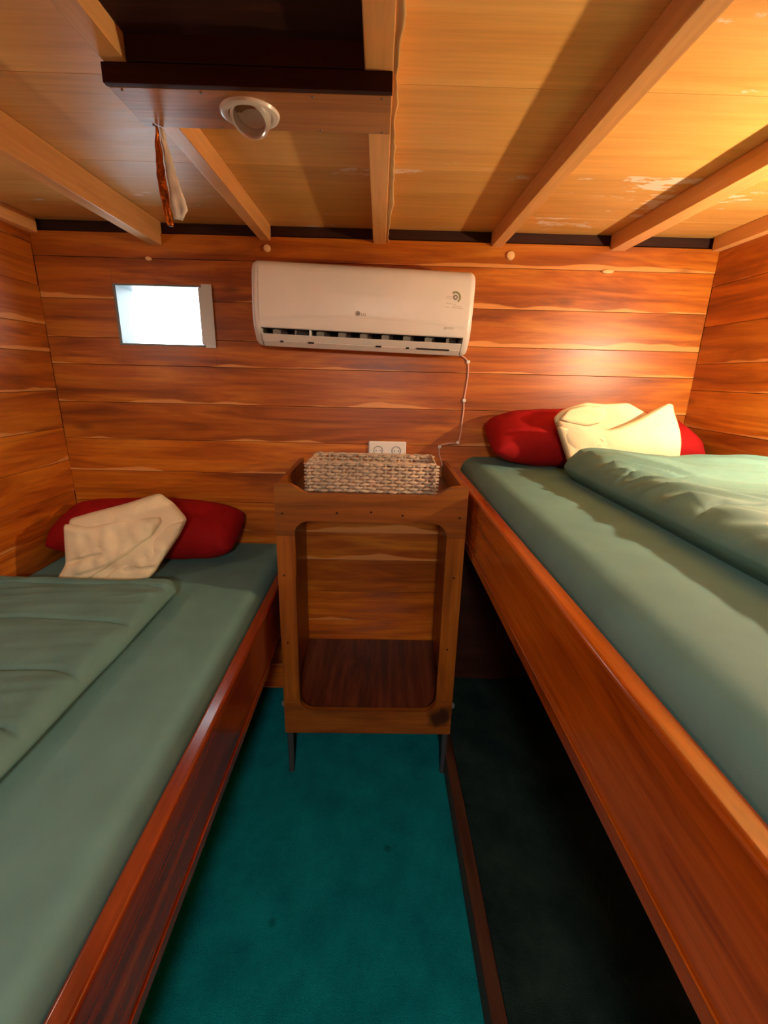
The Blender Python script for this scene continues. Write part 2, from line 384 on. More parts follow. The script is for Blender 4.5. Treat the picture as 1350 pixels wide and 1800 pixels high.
# ------------------------------------------------------------------ right: sill and raised hull ledge under the high bunk
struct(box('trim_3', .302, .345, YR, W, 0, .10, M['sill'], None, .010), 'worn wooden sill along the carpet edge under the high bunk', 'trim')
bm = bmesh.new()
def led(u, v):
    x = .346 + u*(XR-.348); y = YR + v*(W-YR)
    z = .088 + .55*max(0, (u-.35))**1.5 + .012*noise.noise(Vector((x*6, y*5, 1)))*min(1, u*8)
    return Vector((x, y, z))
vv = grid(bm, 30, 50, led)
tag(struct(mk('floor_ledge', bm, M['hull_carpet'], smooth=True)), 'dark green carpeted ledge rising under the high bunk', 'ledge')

struct(box('trim_5', .33, XR-.002, W-.016, W-.003, .06, .98, M['darkwood'], None, .002), 'dark sheet added on the back wall for the unlit shade under the high bunk', 'panel')  # added dark sheet, stands in for the black shade below the bunk
# ------------------------------------------------------------------ beds
def bed(name, label, xr0, xr1, xw, ztop, zbot, rmat, hull):
    t = tag(empty(name, ((xr0+xw)/2, .8, 0)), label, 'bed')
    s = 1 if xw > xr0 else -1
    box('side_rail', min(xr0, xr1), max(xr0, xr1), YR+.01, W-.003, zbot, ztop, M[rmat], t, .009, seg=3)
    lip = box('rail_lip', min(xr0-s*.004, xr0), max(xr0-s*.004, xr0), YR+.02, W-.004, zbot+.006, zbot+.034, M[rmat], t, .0018)
    # boards that carry the mattress
    y = YR+.02
    while y < W-.1:
        box('bed_slat', min(xr1, xw)+.002, max(xr1, xw)-.003, y, y+.10, zbot+.05, zbot+.07, M['darkwood'], t, 0)
        y += .155
    return t
bed('low_bunk', 'low left bunk with dark red wooden side rail', -.385, -.425, XL, .785, .555, 'rail_dark', 0)
bed('high_bunk', 'high right bunk with glossy orange wooden side rail', .335, .375, XR, 1.208, .985, 'rail', 0)
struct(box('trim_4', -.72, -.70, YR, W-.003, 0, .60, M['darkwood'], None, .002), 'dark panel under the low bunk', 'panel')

def mattress(x0, x1, y0, y1, z0, z1, r, seed, s):
    bm = bmesh.new(); nx, ny = 44, 84
    def prof(u):       # u 0..1 over the section, a rounded top
        return u
    def f(u, v):
        x = x0 + u*(x1-x0); y = y0 + v*(y1-y0)
        dx = min(x-x0, x1-x); dy = min(y-y0, y1-y); d = min(dx, dy)
        z = z1
        if dx < r: z -= (r - math.sqrt(max(0, r*r-(r-dx)**2)))*1.0
        z += .0035*noise.noise(Vector((x*3+seed, y*2.2, 0))) + .0015*noise.noise(Vector((x*14+y*6, y*3.0-x*9, seed)))
        return Vector((x, y, max(z, z0+.02)))
    # denser near the rounded edges
    def us(u): return .5 - .5*math.copysign(abs(math.cos(PI*u))**.8, math.cos(PI*u))
    v = grid(bm, nx, ny, lambda a, b: f(us(a), b))
    low = {}
    edge = [v[i][0] for i in range(nx+1)] + [v[nx][j] for j in range(1, ny+1)] + [v[i][ny] for i in range(nx-1, -1, -1)] + [v[0][j] for j in range(ny-1, 0, -1)]
    lv = [bm.verts.new((p.co.x, p.co.y, z0)) for p in edge]
    for i in range(len(edge)): bm.faces.new((edge[i], edge[(i+1) % len(edge)], lv[(i+1) % len(lv)], lv[i]))
    bm.faces.new(lv)
    return bm
tag(mk('mattress', mattress(XL+.012, -.428, YR+.02, W-.012, .626, .822, .05, 3, 1), M['sheet'], smooth='auto'), 'mattress in grey-green sheet on the low left bunk', 'mattress')
tag(mk('mattress', mattress(.378, XR-.012, YR+.02, W-.012, 1.056, 1.262, .065, 11, 1), M['sheet'], smooth='auto'), 'mattress in grey-green sheet on the high right bunk', 'mattress')

def duvet(xa, xb, y0, y1, zb, th, seams_y, seed, wr, open_edge, diag, rk=.62):
    """open_edge: the x of the free side; the other side meets the wall"""
    bm = bmesh.new(); nx, ny = 100, 330
    RC, sgn_ = .07, (1 if open_edge == xa else -1)
    def edge_x(y): return .006*noise.noise(Vector((y*4, seed, 0)))
    def f(u, v):
        x = xa + u*(xb-xa); y = y0 + v*(y1-y0)
        de = abs(x-open_edge); dt = y1-y
        r = th*rk
        k = 1
        if de < r: k *= math.sqrt(max(0, 1-(1-de/r)**2))
        if dt < r: k *= math.sqrt(max(0, 1-(1-dt/r)**2))
        z = th*(.42+.58*k)
        far = min(1, de/.05)*min(1, dt/.05)
        for sy in seams_y:
            yy = sy + .012*noise.noise(Vector((x*5, sy*7, seed))) - (.035*max(0, 1-de/.10)**1.5)
            z -= .011*math.exp(-((y-yy)/.007)**2)*min(1, de/.06)
            z -= .009*math.exp(-((y-yy)/.05)**2)*min(1, de/.04)
        p = Vector((x, y, 0))
        z += wr*.016*noise.noise(Vector((x*3.4, y*3.0, seed)))*far
        q = x*math.cos(diag)+y*math.sin(diag); s = -x*math.sin(diag)+y*math.cos(diag)
        n_ = noise.noise(Vector((q*2.0, s*13, seed+3)))
        z += wr*.016*(1-abs(n_)**.7*2.2)*max(0, noise.noise(Vector((x*2.1, y*2.1, seed+9)))+.35)*far
        z += wr*.005*noise.noise(Vector((q*5, s*26, seed+5)))*far
        xo = x + edge_x(y)*(1 if de < .1 else 0)*(1-de/.1 if de < .1 else 0)
        if de < RC and dt < RC:               # rounded free corner
            a_, b_ = (RC-de)/RC, (RC-dt)/RC
            xo = open_edge + sgn_*RC*(1-a_*math.sqrt(1-b_*b_/2)); y = y1-RC*(1-b_*math.sqrt(1-a_*a_/2))
        return Vector((xo, y, zb + max(z, .0)))
    def dens(u):
        return u
    if open_edge == xb: ux = lambda u: 1-(1-u)**1.6
    else: ux = lambda u: u**1.6
    v = grid(bm, nx, ny, lambda a, b: f(ux(a), 1-(1-b)**1.5))
    edge = [v[i][0] for i in range(nx+1)] + [v[nx][j] for j in range(1, ny+1)] + [v[i][ny] for i in range(nx-1, -1, -1)] + [v[0][j] for j in range(ny-1, 0, -1)]
    sg = 1 if open_edge == xa else -1
    lv = [bm.verts.new((p.co.x+sg*.030*max(0, 1-abs(p.co.x-open_edge)/.09), p.co.y-.03*max(0, 1-(y1-p.co.y)/.09), zb-.004)) for p in edge]
    for i in range(len(edge)): bm.faces.new((edge[i], edge[(i+1) % len(edge)], lv[(i+1) % len(lv)], lv[i]))
    bm.faces.new(lv)
    return bm
tag(mk('duvet', duvet(XL+.02, -.70, -.35, 1.515, .825, .075, [1.45, 1.21, .975, .79, .60, .40, .2, 0], 2, .75, -.70, .15), M['duvet'], smooth=True), 'folded green quilted duvet on the low left bunk', 'duvet')
tag(mk('duvet', duvet(.665, XR-.02, -.35, 1.655, 1.264, .088, [1.28, .95, .6, .3], 21, 1.9, .665, 2.6, 1.0), M['duvet'], smooth=True), 'rumpled green duvet on the high right bunk', 'duvet')

# pillows
def pillow(name, label, loc, rot, a, b, t_, seed):
    bm = bmesh.new(); n = 44
    def f(sgn):
        def g_(u, v):
            x, y = 2*u-1, 2*v-1
            px = x*a*math.sqrt(1-.09*y**4); py = y*b*math.sqrt(1-.12*x**4)
            h = t_*((1-abs(x)**3.4)*(1-abs(y)**3.0))**.5
            h += .010*noise.noise(Vector((x*2+seed, y*2, sgn)))*(1-abs(x)**4)*(1-abs(y)**4)
            h += .006*noise.noise(Vector((x*6+seed, y*3, sgn*3)))*(1-abs(x)**4)*(1-abs(y)**4)
            return Vector((px, py, sgn*h))
        return g_
    grid(bm, n, n, f(1)); grid(bm, n, n, f(-1))
    bmesh.ops.remove_doubles(bm, verts=bm.verts[:], dist=.0004)
    o = mk(name, bm, M['red'], smooth=True, origin=(0, 0, 0))
    o.location = loc; o.rotation_euler = rot
    return tag(o, label, 'pillow', 'red pillows')
pillow('pillow', 'plump red pillow behind the folded towel on the low bunk', (-.995, 1.900, .938), (math.radians(20), 0, math.radians(-1)), .397, .140, .114, 1)
pillow('pillow', 'red pillow behind the folded towel on the high bunk', (.885, 1.900, 1.372), (math.radians(20), 0, math.radians(1)), .435, .140, .106, 5)

# folded towels : outlines in (x, z), each piece a rounded slab in front of the last
def puffy(outline, y_of_z, thick, seed, wr=.004, rings=18, seg=120, creases=()):
    cx = sum(p[0] for p in outline)/len(outline); cz = sum(p[1] for p in outline)/len(outline)
    pts = []
    for i, p in enumerate(outline):
        q = outline[(i+1) % len(outline)]
        for k in range(10): pts.append(((p[0]*(10-k)+q[0]*k)/10, (p[1]*(10-k)+q[1]*k)/10))
    for _ in range(3):
        pts = [((pts[i-1][0]+2*pts[i][0]+pts[(i+1) % len(pts)][0])/4, (pts[i-1][1]+2*pts[i][1]+pts[(i+1) % len(pts)][1])/4) for i in range(len(pts))]
    bm = bmesh.new(); n = len(pts)
    def ring(k, sgn):
        r = k/rings; out = []
        for (px, pz) in pts:
            x = cx+(px-cx)*r; z = cz+(pz-cz)*r
            d = thick*.5*(max(0, 1-r**5))**.5
            if sgn > 0:
                fade = max(0, 1-r**6)
                d += wr*fade*(1.2*noise.noise(Vector((x*9+seed, z*9, 0))) + .6*noise.noise(Vector((x*24, z*20+seed, 1))))
                for (ax, az, bx, bz, dep, wd) in creases:
                    tx, tz = bx-ax, bz-az; L = math.hypot(tx, tz); s = ((x-ax)*tx+(z-az)*tz)/L/L
                    dd = abs((x-ax)*tz-(z-az)*tx)/L; en = max(0, min(1, (s+.15)*6))*max(0, min(1, (1.15-s)*6))
                    d -= dep*en*math.exp(-(dd/wd)**2)*fade
            out.append(Vector((x, y_of_z(z) - sgn*d, z)))
        return out
    rows = {}
    for sgn in (1, -1):
        prev = None
        c = bm.verts.new(Vector((cx, y_of_z(cz)-sgn*thick*.5, cz)))
        for k in range(1, rings+1):
            if k == rings and sgn == -1: cur = rows['rim']
            else: cur = [bm.verts.new(p) for p in ring(k, sgn)]
            if k == rings and sgn == 1: rows['rim'] = cur
            for i in range(n):
                j = (i+1) % n
                if prev is None: bm.faces.new((c, cur[i], cur[j]))
                else: bm.faces.new((prev[i], cur[i], cur[j], prev[j]))
            prev = cur
    return bm
def px_xz(pts, Y):      # photograph pixels to (x, z) on the upright plane y = Y
    out = []
    for x, y in pts:
        dd = fwd + r_*(x-675)/F - u_*(y-900)/F; t = Y/dd.y
        out.append((dd.x*t, CAMZ+dd.z*t))
    return out
tw = tag(empty('folded_towel', (-.95, 1.62, .822)), 'ivory folded towel propped against the low bunk pillow', 'towel', 'folded towels')
Y = 1.62
lean = lambda z: Y + .33*(z-.84)
o1 = px_xz([(100,922),(135,912),(200,896),(258,878),(288,896),(316,922),(306,948),(286,982),(268,1012),(240,1024),(170,1026),(102,1022),(118,992),(110,958)], Y)
mk('towel_body', puffy(o1, lean, .070, 3, .012), M['towel'], tw, smooth=True)
c1 = px_xz([(125,985),(180,972),(150,1005),(200,990)], Y)
o2 = px_xz([(101,925),(150,930),(205,918),(272,914),(276,922),(262,946),(225,974),(190,996),(155,1018),(106,1020),(120,990),(111,958)], Y)
mk('towel_fold', puffy(o2, lambda z: lean(z)-.032, .052, 8, .014, creases=[(*c1[0], *c1[1],   .016, .007), (*c1[2], *c1[3], .014, .007)]), M['towel'], tw, smooth=True)
o3 = px_xz([(314,924),(306,948),(286,982),(266,1014),(225,1024),(178,1024),(200,1002),(235,976),(268,950),(290,925)], Y)
c3 = px_xz([(215,985),(265,972),(225,998),(275,996)], Y)
mk('towel_fold', puffy(o3, lambda z: lean(z)-.016, .044, 14, .013, creases=[(*c3[0], *c3[1], .014, .007), (*c3[2], *c3[3], .012, .006)]), M['towel'], tw, smooth=True)

tw = tag(empty('folded_towel', (.93, 1.70, 1.262)), 'ivory rolled-open towel standing behind the high bunk duvet', 'towel', 'folded towels')
Y2 = 1.715
o1 = px_xz([(978,736),(992,722),(1035,708),(1070,711),(1112,709),(1128,718),(1150,730),(1160,760),(1150,835),(1010,838),(992,780)], Y2)
mk('towel_back', puffy(o1, lambda z: Y2+.030, .026, 4, .006), M['towel'], tw, smooth=True)
o2 = px_xz([(976,738),(1000,744),(1040,756),(1075,754),(1120,738),(1178,709),(1187,712),(1191,760),(1194,838),(1006,838),(990,782)], Y2-.03)
mk('towel_front', puffy(o2, lambda z: Y2-.02-.03*math.sin(max(0, min(1, (z-1.3)/.2))*PI), .036, 9, .007), M['towel'], tw, smooth=True)
o3 = px_xz([(978,748),(1040,764),(1110,758),(1168,742),(1169,752),(1150,778),(1122,806),(1108,838),(1008,838),(992,785)], Y2-.05)
c3 = px_xz([(1000,765),(1050,775),(1060,785),(1100,780)], Y2-.05)
mk('towel_fold', puffy(o3, lambda z: Y2-.050, .030, 19, .007, creases=[(*c3[0], *c3[1], .006, .006), (*c3[2], *c3[3], .005, .005)]), M['towel'], tw, smooth=True)
o4 = px_xz([(984,738),(1000,720),(1030,712),(1062,716),(1068,726),(1058,744),(1030,750),(1000,744)], Y2)
mk('towel_roll', puffy(o4, lambda z: Y2+.008, .028, 31, .006), M['towel'], tw, smooth=True)

# ------------------------------------------------------------------ cabinet between the bunks
CX0, CX1, CYF, CZB = -.355, .315, 1.52, .205
cab = tag(empty('cabinet', (-.02, 1.79, 0)), 'open wooden cabinet with rounded opening between the bunks', 'cabinet')
ox0, ox1, oz0, oz1, rad = -.292, .250, .312, 1.108, .055
ccx, ccz = (ox0+ox1)/2, (oz0+oz1)/2
inner = []
NS = 12
for (sx, sz, a0) in ((ox1-rad, oz1-rad, 0), (ox0+rad, oz1-rad, 90), (ox0+rad, oz0+rad, 180), (ox1-rad, oz0+rad, 270)):
    for k in range(NS+1):
        a = math.radians(a0+90*k/NS); inner.append((sx+rad*math.cos(a), sz+rad*math.sin(a)))
dense = []
for i, p in enumerate(inner):
    q = inner[(i+1) % len(inner)]; L = math.hypot(q[0]-p[0], q[1]-p[1]); m_ = max(1, int(L/.02))
    for k in range(m_): dense.append((p[0]+(q[0]-p[0])*k/m_, p[1]+(q[1]-p[1])*k/m_))
def top_z(x):
    d = min(x-CX0, CX1-x); lo_, hi_ = 1.206, 1.241
    s = max(0, min(1, (d-.045)/.075)); s = s*s*(3-2*s)
    return hi_+(lo_-hi_)*s
def outer(p):
    """straight out from the opening's edge to the frame's outline"""
    x, z = p
    inx = ox0+rad <= x <= ox1-rad; inz = oz0+rad <= z <= oz1-rad
    if inx: return (x, top_z(x) if z > ccz else CZB)
    if inz: return (CX1 if x > ccx else CX0, z)
    kx = ox1-rad if x > ccx else ox0+rad; kz = oz1-rad if z > ccz else oz0+rad
    a = math.degrees(math.atan2(abs(z-kz), abs(x-kx)))
    cx_ = CX1 if x > ccx else CX0; cz_ = 1.241 if z > ccz else CZB
    if a <= 45: return (cx_, kz+(cz_-kz)*a/45)
    X = kx+(cx_-kx)*(90-a)/45
    return (X, top_z(X) if z > ccz else CZB)
out = [outer(p) for p in dense]
segs = {'top_rail': [], 'bottom_rail': [], 'left': [], 'right': []}
n = len(dense)
for i in range(n):
    j = (i+1) % n; mz = (dense[i][1]+dense[j][1])/2; mx = (dense[i][0]+dense[j][0])/2
    key = 'top_rail' if mz > oz1-rad+1e-4 else 'bottom_rail' if mz < oz0+rad-1e-4 else ('left' if mx < ccx else 'right')
    segs[key].append((i, j))
def frame_piece(idx, y0=CYF, y1=CYF+.024):
    bm = bmesh.new(); cache = {}
    def V(kind, i, y):
        k = (kind, i, y)
        if k not in cache:
            p = dense[i] if kind == 'i' else out[i]; cache[k] = bm.verts.new((p[0], y, p[1]))
        return cache[k]
    used = {}
    for i, j in idx:
        used[i] = used.get(i, 0)+1; used[j] = used.get(j, 0)+1
        bm.faces.new((V('i', i, y0), V('i', j, y0), V('o', j, y0), V('o', i, y0)))
        bm.faces.new((V('i', i, y1), V('o', i, y1), V('o', j, y1), V('i', j, y1)))
        bm.faces.new((V('i', i, y0), V('i', i, y1), V('i', j, y1), V('i', j, y0)))
        if out[i] != out[j]: bm.faces.new((V('o', i, y0), V('o', j, y0), V('o', j, y1), V('o', i, y1)))
    for i, c_ in used.items():
        if c_ == 1: bm.faces.new((V('i', i, y0), V('o', i, y0), V('o', i, y1), V('i', i, y1)))
    return bm
mk('top_rail', frame_piece(segs['top_rail']), M['cab_x'], cab)
mk('bottom_rail', frame_piece(segs['bottom_rail']), M['cab_stain'], cab)
for k in ('left', 'right'): mk('stile', frame_piece(segs[k], CYF+.0015, CYF+.0225), M['cab_z'], cab)
YB = W-.004
box('side_panel', CX0+.002, CX0+.020, CYF+.0242, YB, CZB, 1.238, M['cab_z'], cab, .002)
box('side_panel', CX1-.020, CX1-.002, CYF+.0242, YB, CZB, 1.238, M['cab_z'], cab, .002)
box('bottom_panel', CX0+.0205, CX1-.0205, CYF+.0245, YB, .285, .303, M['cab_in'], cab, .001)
box('tray_top', CX0+.0205, CX1-.0205, CYF+.0245, YB, 1.150, 1.166, M['cab_x'], cab, .001)
box('back_rail', CX0+.021, CX1-.021, YB-.018, YB, 1.1665, 1.215, M['cab_x'], cab, .002)
for x in (-.338, .298):
    for y in (CYF+.016, YB-.03):
        bm = bmesh.new(); lathe(bm, [(.0001, 0), (.013, 0), (.012, .01), (.0125, CZB-.001), (.0001, CZB-.001)], 14, Matrix.Translation((x, y, 0)))
        mk('leg', bm, M['pipe'], cab, smooth='auto')
for x, s in ((CX0+.002, -1), (CX1-.002, 1)):
    bm = bmesh.new(); lathe(bm, [(.0001, 0), (.014, 0), (.014, .012), (.009, .02), (.0001, .02)], 14, Matrix.Translation((x, CYF+.045, .31)) @ Matrix.Rotation(s*PI/2, 4, 'Y'))
    mk('pipe_cap', bm, M['alu'], cab, smooth='auto')
for x, z in ((-.33, 1.135), (-.14, 1.14), (-.02, 1.145), (.09, 1.135), (.29, 1.13), (-.333, .9), (-.33, .62), (-.326, .36), (.285, .9), (.28, .6)):
    bm = bmesh.new(); lathe(bm, [(.0001, .0008), (.0035, .0008), (.004, 0)], 12, Matrix.Translation((x, CYF+(.0012 if abs(z-1.14) > .02 else 0), z)) @ Matrix.Rotation(PI/2, 4, 'X'))
    mk('wood_plug', bm, M['darkwood'], cab)

# ------------------------------------------------------------------ woven basket
bk = tag(empty('woven_basket', (-.022, 1.815, 1.166)), 'long low woven seagrass basket on the cabinet top', 'basket')
bx0, bx1, by0, by1, bz0, bz1 = -.268, .226, 1.705, 1.925, 1.1668, 1.283
def ball(bm, c, ax, r1, r2, seg=6, n=5):
    ax = Vector(ax).normalized(); o_ = ax.orthogonal().normalized(); b_ = ax.cross(o_); rings = []
    for k in range(1, n):
        a = PI*k/n; rr = r2*math.sin(a); h = -r1*math.cos(a)
        rings.append([bm.verts.new(Vector(c)+ax*h+(o_*math.cos(2*PI*q/seg)+b_*math.sin(2*PI*q/seg))*rr) for q in range(seg)])
    p0, p1 = bm.verts.new(Vector(c)-ax*r1), bm.verts.new(Vector(c)+ax*r1)
    for q in range(seg):
        bm.faces.new((p0, rings[0][(q+1) % seg], rings[0][q])); bm.faces.new((p1, rings[-1][q], rings[-1][(q+1) % seg]))
    for k in range(len(rings)-1):
        for q in range(seg): bm.faces.new((rings[k][q], rings[k][(q+1) % seg], rings[k+1][(q+1) % seg], rings[k+1][q]))
def weave(A, B, nrm):
    """rows of strands over upright stakes between the corners A and B"""
    bm = bmesh.new(); A, B = Vector(A), Vector(B); d = (B-A); L = d.length; d.normalize(); nrm = Vector(nrm)
    rows = 9; st = .0265; ns = int(L/st); hgt = bz1-bz0
    for r in range(rows):
        z = bz0 + (r+.5)*hgt/rows
        for k in range(ns+1):
            sgn = 1 if (k+r) % 2 == 0 else -1
            c = A + d*min(L, k*L/ns) + nrm*(sgn*.0035) + Vector((0, 0, z-A.z+random.uniform(-.0012, .0012)))
            tilt = Vector((0, 0, random.uniform(-.12, .12)))
            ball(bm, c, d+tilt, L/ns*.72, hgt/rows*.55*random.uniform(.88, 1.1))
    for k in range(ns+1):
        c = A + d*(k*L/ns); tube(bm, [(c.x, c.y, bz0), (c.x, c.y, bz1)], .004, 5)
    o = mk('woven_side', bm, M['seagrass'], bk, smooth=True); o['kind'] = 'stuff'
ins = .006
weave((bx0+ins, by0+ins, bz0), (bx1-ins, by0+ins, bz0), (0, -1, 0)); weave((bx0+ins, by1-ins, bz0), (bx1-ins, by1-ins, bz0), (0, 1, 0))
weave((bx0+ins, by0+ins, bz0), (bx0+ins, by1-ins, bz0), (-1, 0, 0)); weave((bx1-ins, by0+ins, bz0), (bx1-ins, by1-ins, bz0), (1, 0, 0))
bm = bmesh.new(); cr = [(bx0+ins, by0+ins), (bx1-ins, by0+ins), (bx1-ins, by1-ins), (bx0+ins, by1-ins), (bx0+ins, by0+ins)]
for i in range(4):
    p, q = Vector((*cr[i], bz1)), Vector((*cr[i+1], bz1)); m_ = 30
    tube(bm, [p.lerp(q, k/m_)+Vector((0, 0, .0015*math.sin(k*2.2))) for k in range(m_+1)], [.0048+.0008*math.sin(k*2.0) for k in range(m_+1)], 7)
mk('rim', bm, M['seagrass'], bk, smooth=True)
bk.rotation_euler = (0, 0, math.radians(-1.5))
box('basket_base', bx0+.008, bx1-.008, by0+.008, by1-.008, bz0, bz0+.006, M['seagrass'], bk, .002)

# ------------------------------------------------------------------ air conditioner (local frame: x along, -y out of the wall)
ac = tag(empty('air_conditioner', (-.068, W-.002, 1.848), (0, math.radians(1.55), 0)), 'white split air conditioner mounted slightly crooked on the plank wall', 'air conditioner')
prof = [(0, .148), (-.10, .150), (-.150, .148), (-.172, .140), (-.184, .124), (-.189, .09), (-.191, .04), (-.190, -.01), (-.186, -.05), (-.177, -.085)]
prof_low = [(-.150, -.124), (-.135, -.142), (-.118, -.150), (-.06, -.150), (0, -.146)]
full = prof + [(-.166, -.106)] + prof_low
def ac_section(bm, x, inset, pr, c=(-.09, 0)):
    out_ = []
    for y, z in pr:
        k = 1-inset/.16
        yy = y if y > -.002 else c[0]+(y-c[0])*(1-inset/.12); zz = z*k
        out_.append(bm.verts.new((x, yy, zz)))
    return out_
def ac_loft(xs, pr, cap0=True, cap1=True):
    bm = bmesh.new(); rings = [ac_section(bm, x, i_, pr) for x, i_ in xs]
    m_ = len(pr)
    for a, b in zip(rings, rings[1:]):
        for k in range(m_): bm.faces.new((a[k], a[(k+1) % m_], b[(k+1) % m_], b[k]))
    if cap0: bm.faces.new(rings[0])
    if cap1: bm.faces.new(rings[-1][::-1])
    return bm
Rr = .022
endprof = [(.42-Rr+Rr*math.sin(a), Rr*(1-math.cos(a))) for a in [PI/2*k/7 for k in range(8)]]
for s in (-1, 1):
    xs = [(s*.392, 0)]+[(s*x, i_) for x, i_ in endprof]
    mk('end_cap', ac_loft(xs, full), M['white_plastic'], ac, smooth='auto', local=True)
notch = prof + [(-.172, -.088), (-.085, -.060), (-.060, -.100), (-.085, -.125), (-.118, -.150), (-.06, -.150), (0, -.146)]
mk('body', ac_loft([(-.392, 0), (.392, 0)], notch), M['white_plastic'], ac, smooth='auto', local=True)
# dark lining of the outlet
bm = bmesh.new()
pr2 = [(-.168, -.0895), (-.087, -.064), (-.064, -.100), (-.088, -.122)]
for i in range(3):
    a, b = pr2[i], pr2[i+1]
    bm.faces.new([bm.verts.new(p) for p in ((-.391, a[0], a[1]), (.391, a[0], a[1]), (.391, b[0], b[1]), (-.391, b[0], b[1]))])
mk('outlet_lining', bm, M['black'], ac, local=True)
for k in range(9):
    x = -.35+k*.085; bm = bmesh.new(); sl = .045
    a = [(x, -.150, -.092), (x+sl, -.100, -.075), (x+sl, -.088, -.108), (x, -.140, -.116)]
    v1 = [bm.verts.new(p) for p in a]; v2 = [bm.verts.new((p[0]+.002, p[1], p[2])) for p in a]
    bm.faces.new(v1); bm.faces.new(v2[::-1])
    for i in range(4): bm.faces.new((v1[i], v1[(i+1) % 4], v2[(i+1) % 4], v2[i]))
    mk('air_vane', bm, M['vane'], ac, local=True)
box('divider', -.205, -.199, -.168, -.09, -.112, -.085, M['white_plastic'], ac, .001, local=True)
# louvre flap: two thin bands
def band(name, p, q, th_, x0, x1, mat):
    bm = bmesh.new(); d = Vector((0, q[0]-p[0], q[1]-p[1])); nn = Vector((0, d.z, -d.y)).normalized()*th_
    a = [Vector((x0, *p)), Vector((x1, *p)), Vector((x1, *q)), Vector((x0, *q))]
    v1 = [bm.verts.new(c_) for c_ in a]; v2 = [bm.verts.new(c_+nn) for c_ in a]
    bm.faces.new(v1); bm.faces.new(v2[::-1])
    for i in range(4): bm.faces.new((v1[i], v1[(i+1) % 4], v2[(i+1) % 4], v2[i]))
    return mk(name, bm, mat, ac, local=True)
band('louvre', (-.168, -.1085), (-.148, -.1285), .004, -.388, .388, M['white_plastic'])
band('louvre', (-.1475, -.1305), (-.121, -.148), .004, -.388, .388, M['white_plastic'])
band('louvre_gap', (-.160, -.118), (-.130, -.140), -.002, -.388, .388, M['white_dim'])
for x, w_ in ((-.315, .012), (-.200, .022), (.065, .022), (.180, .012)):
    band('clip_slot', (-.1500, -.1290), (-.1455, -.1335), .0052, x-w_/2, x+w_/2, M['black'])
band('long_slot', (-.1500, -.1290), (-.1455, -.1330), .0052, .215, .345, M['black'])
# front panel with a gently curved lower edge
def prof_at(z):
    for (y0, z0), (y1, z1) in zip(prof, prof[1:]):
        if z1 <= z <= z0 and z0 != z1: return y0+(y1-y0)*(z0-z)/(z0-z1)
    return prof[-1][0]
bm = bmesh.new()
def pf(u, v):
    x = -.391+u*.782; zl = -.040-.022*(abs(x-.02)/.39)**2.2; z = .1235+(zl-.1235)*v
    return Vector((x, prof_at(z)-.0018*(1 if .004 < v < .996 else 0), z))
grid(bm, 60, 24, pf); mk('front_panel', bm, M['white_plastic'], ac, smooth=True, local=True)
# badge, letters, energy mark
fy = lambda z: prof_at(z)-.0023
def disc(name, x, z, r, mat, ri=0, a0=0, a1=2*PI, lift=0, seg=36):
    bm = bmesh.new(); y = fy(z)-lift; m_ = seg
    inn = [bm.verts.new((x+ri*math.cos(a0+(a1-a0)*k/m_), y, z+ri*math.sin(a0+(a1-a0)*k/m_))) for k in range(m_+1)] if ri else None
    ot = [bm.verts.new((x+r*math.cos(a0+(a1-a0)*k/m_), y, z+r*math.sin(a0+(a1-a0)*k/m_))) for k in range(m_+1)]
    if ri:
        for k in range(m_): bm.faces.new((inn[k], ot[k], ot[k+1], inn[k+1]))
    else: bm.faces.new(ot[:-1])
    ext = bmesh.ops.extrude_face_region(bm, geom=bm.faces[:])
    for v_ in ext['geom']:
        if isinstance(v_, bmesh.types.BMVert): v_.co.y -= .0005
    return mk(name, bm, mat, ac, local=True)
bx, bz = -.018, -.022
disc('badge', bx, bz, .0085, M['grey_print'])
disc('badge_ring', bx, bz, .0068, M['white_dim'], .0058, math.radians(0), math.radians(300), .0006)
disc('badge_dot', bx-.0025, bz+.0022, .0012, M['white_dim'], 0, lift=.0006, seg=12)
for (a, b, c_, d_) in ((bx-.0003, bx+.0007, bz-.003, bz+.003), (bx-.0003, bx+.0028, bz-.003, bz-.002)):
    box('badge_stroke', a, b, fy(bz)-.0012, fy(bz)-.0006, c_, d_, M['white_dim'], ac, 0, local=True)
def text(body, size, x, z, mat, name):
    cu = bpy.data.curves.new(name, 'FONT'); cu.body = body; cu.size = size; cu.extrude = .0003; cu.resolution_u = 3
    tmp = bpy.data.objects.new('tmp', cu); COL.objects.link(tmp)
    bpy.context.view_layer.update()
    me = bpy.data.meshes.new_from_object(tmp.evaluated_get(bpy.context.evaluated_depsgraph_get()))
    bpy.data.objects.remove(tmp); me.materials.clear(); me.materials.append(mat)
    o = bpy.data.objects.new(name, me); COL.objects.link(o); o.parent = ac
    o.location = (x, fy(z)-.0004, z); o.rotation_euler = (PI/2, 0, 0); WORLD[o.name] = Vector((0, 0, 0))
text('LG', .0155, bx+.0115, bz-.0075, M['grey_print'], 'lettering')
ex, ez = .346, .052
disc('energy_mark', ex, ez, .0085, M['grey_print'])
disc('energy_mark_inner', ex, ez, .0046, M['white_dim'], 0, lift=.0006)
disc('energy_arc', ex, ez, .0205, M['green_print'], .0145, math.radians(-52), math.radians(128))
for (x0, x1, z) in ((.312, .333, .054), (.310, .333, .048), (.312, .334, .030), (.338, .350, .028), (.310, .326, .017), (.334, .352, .016), (.356, .378, .014), (.336, .372, .0205)):
    box('fine_print', x0, x1, fy(z)-.0004, fy(z)+.0002, z-.0011, z+.0011, M['faint_print'], ac, 0, local=True)
box('sticker', .318, .352, fy(-.056)-.0003, fy(-.056)+.002, -.060, -.052, M['faint_print'], ac, 0, local=True)

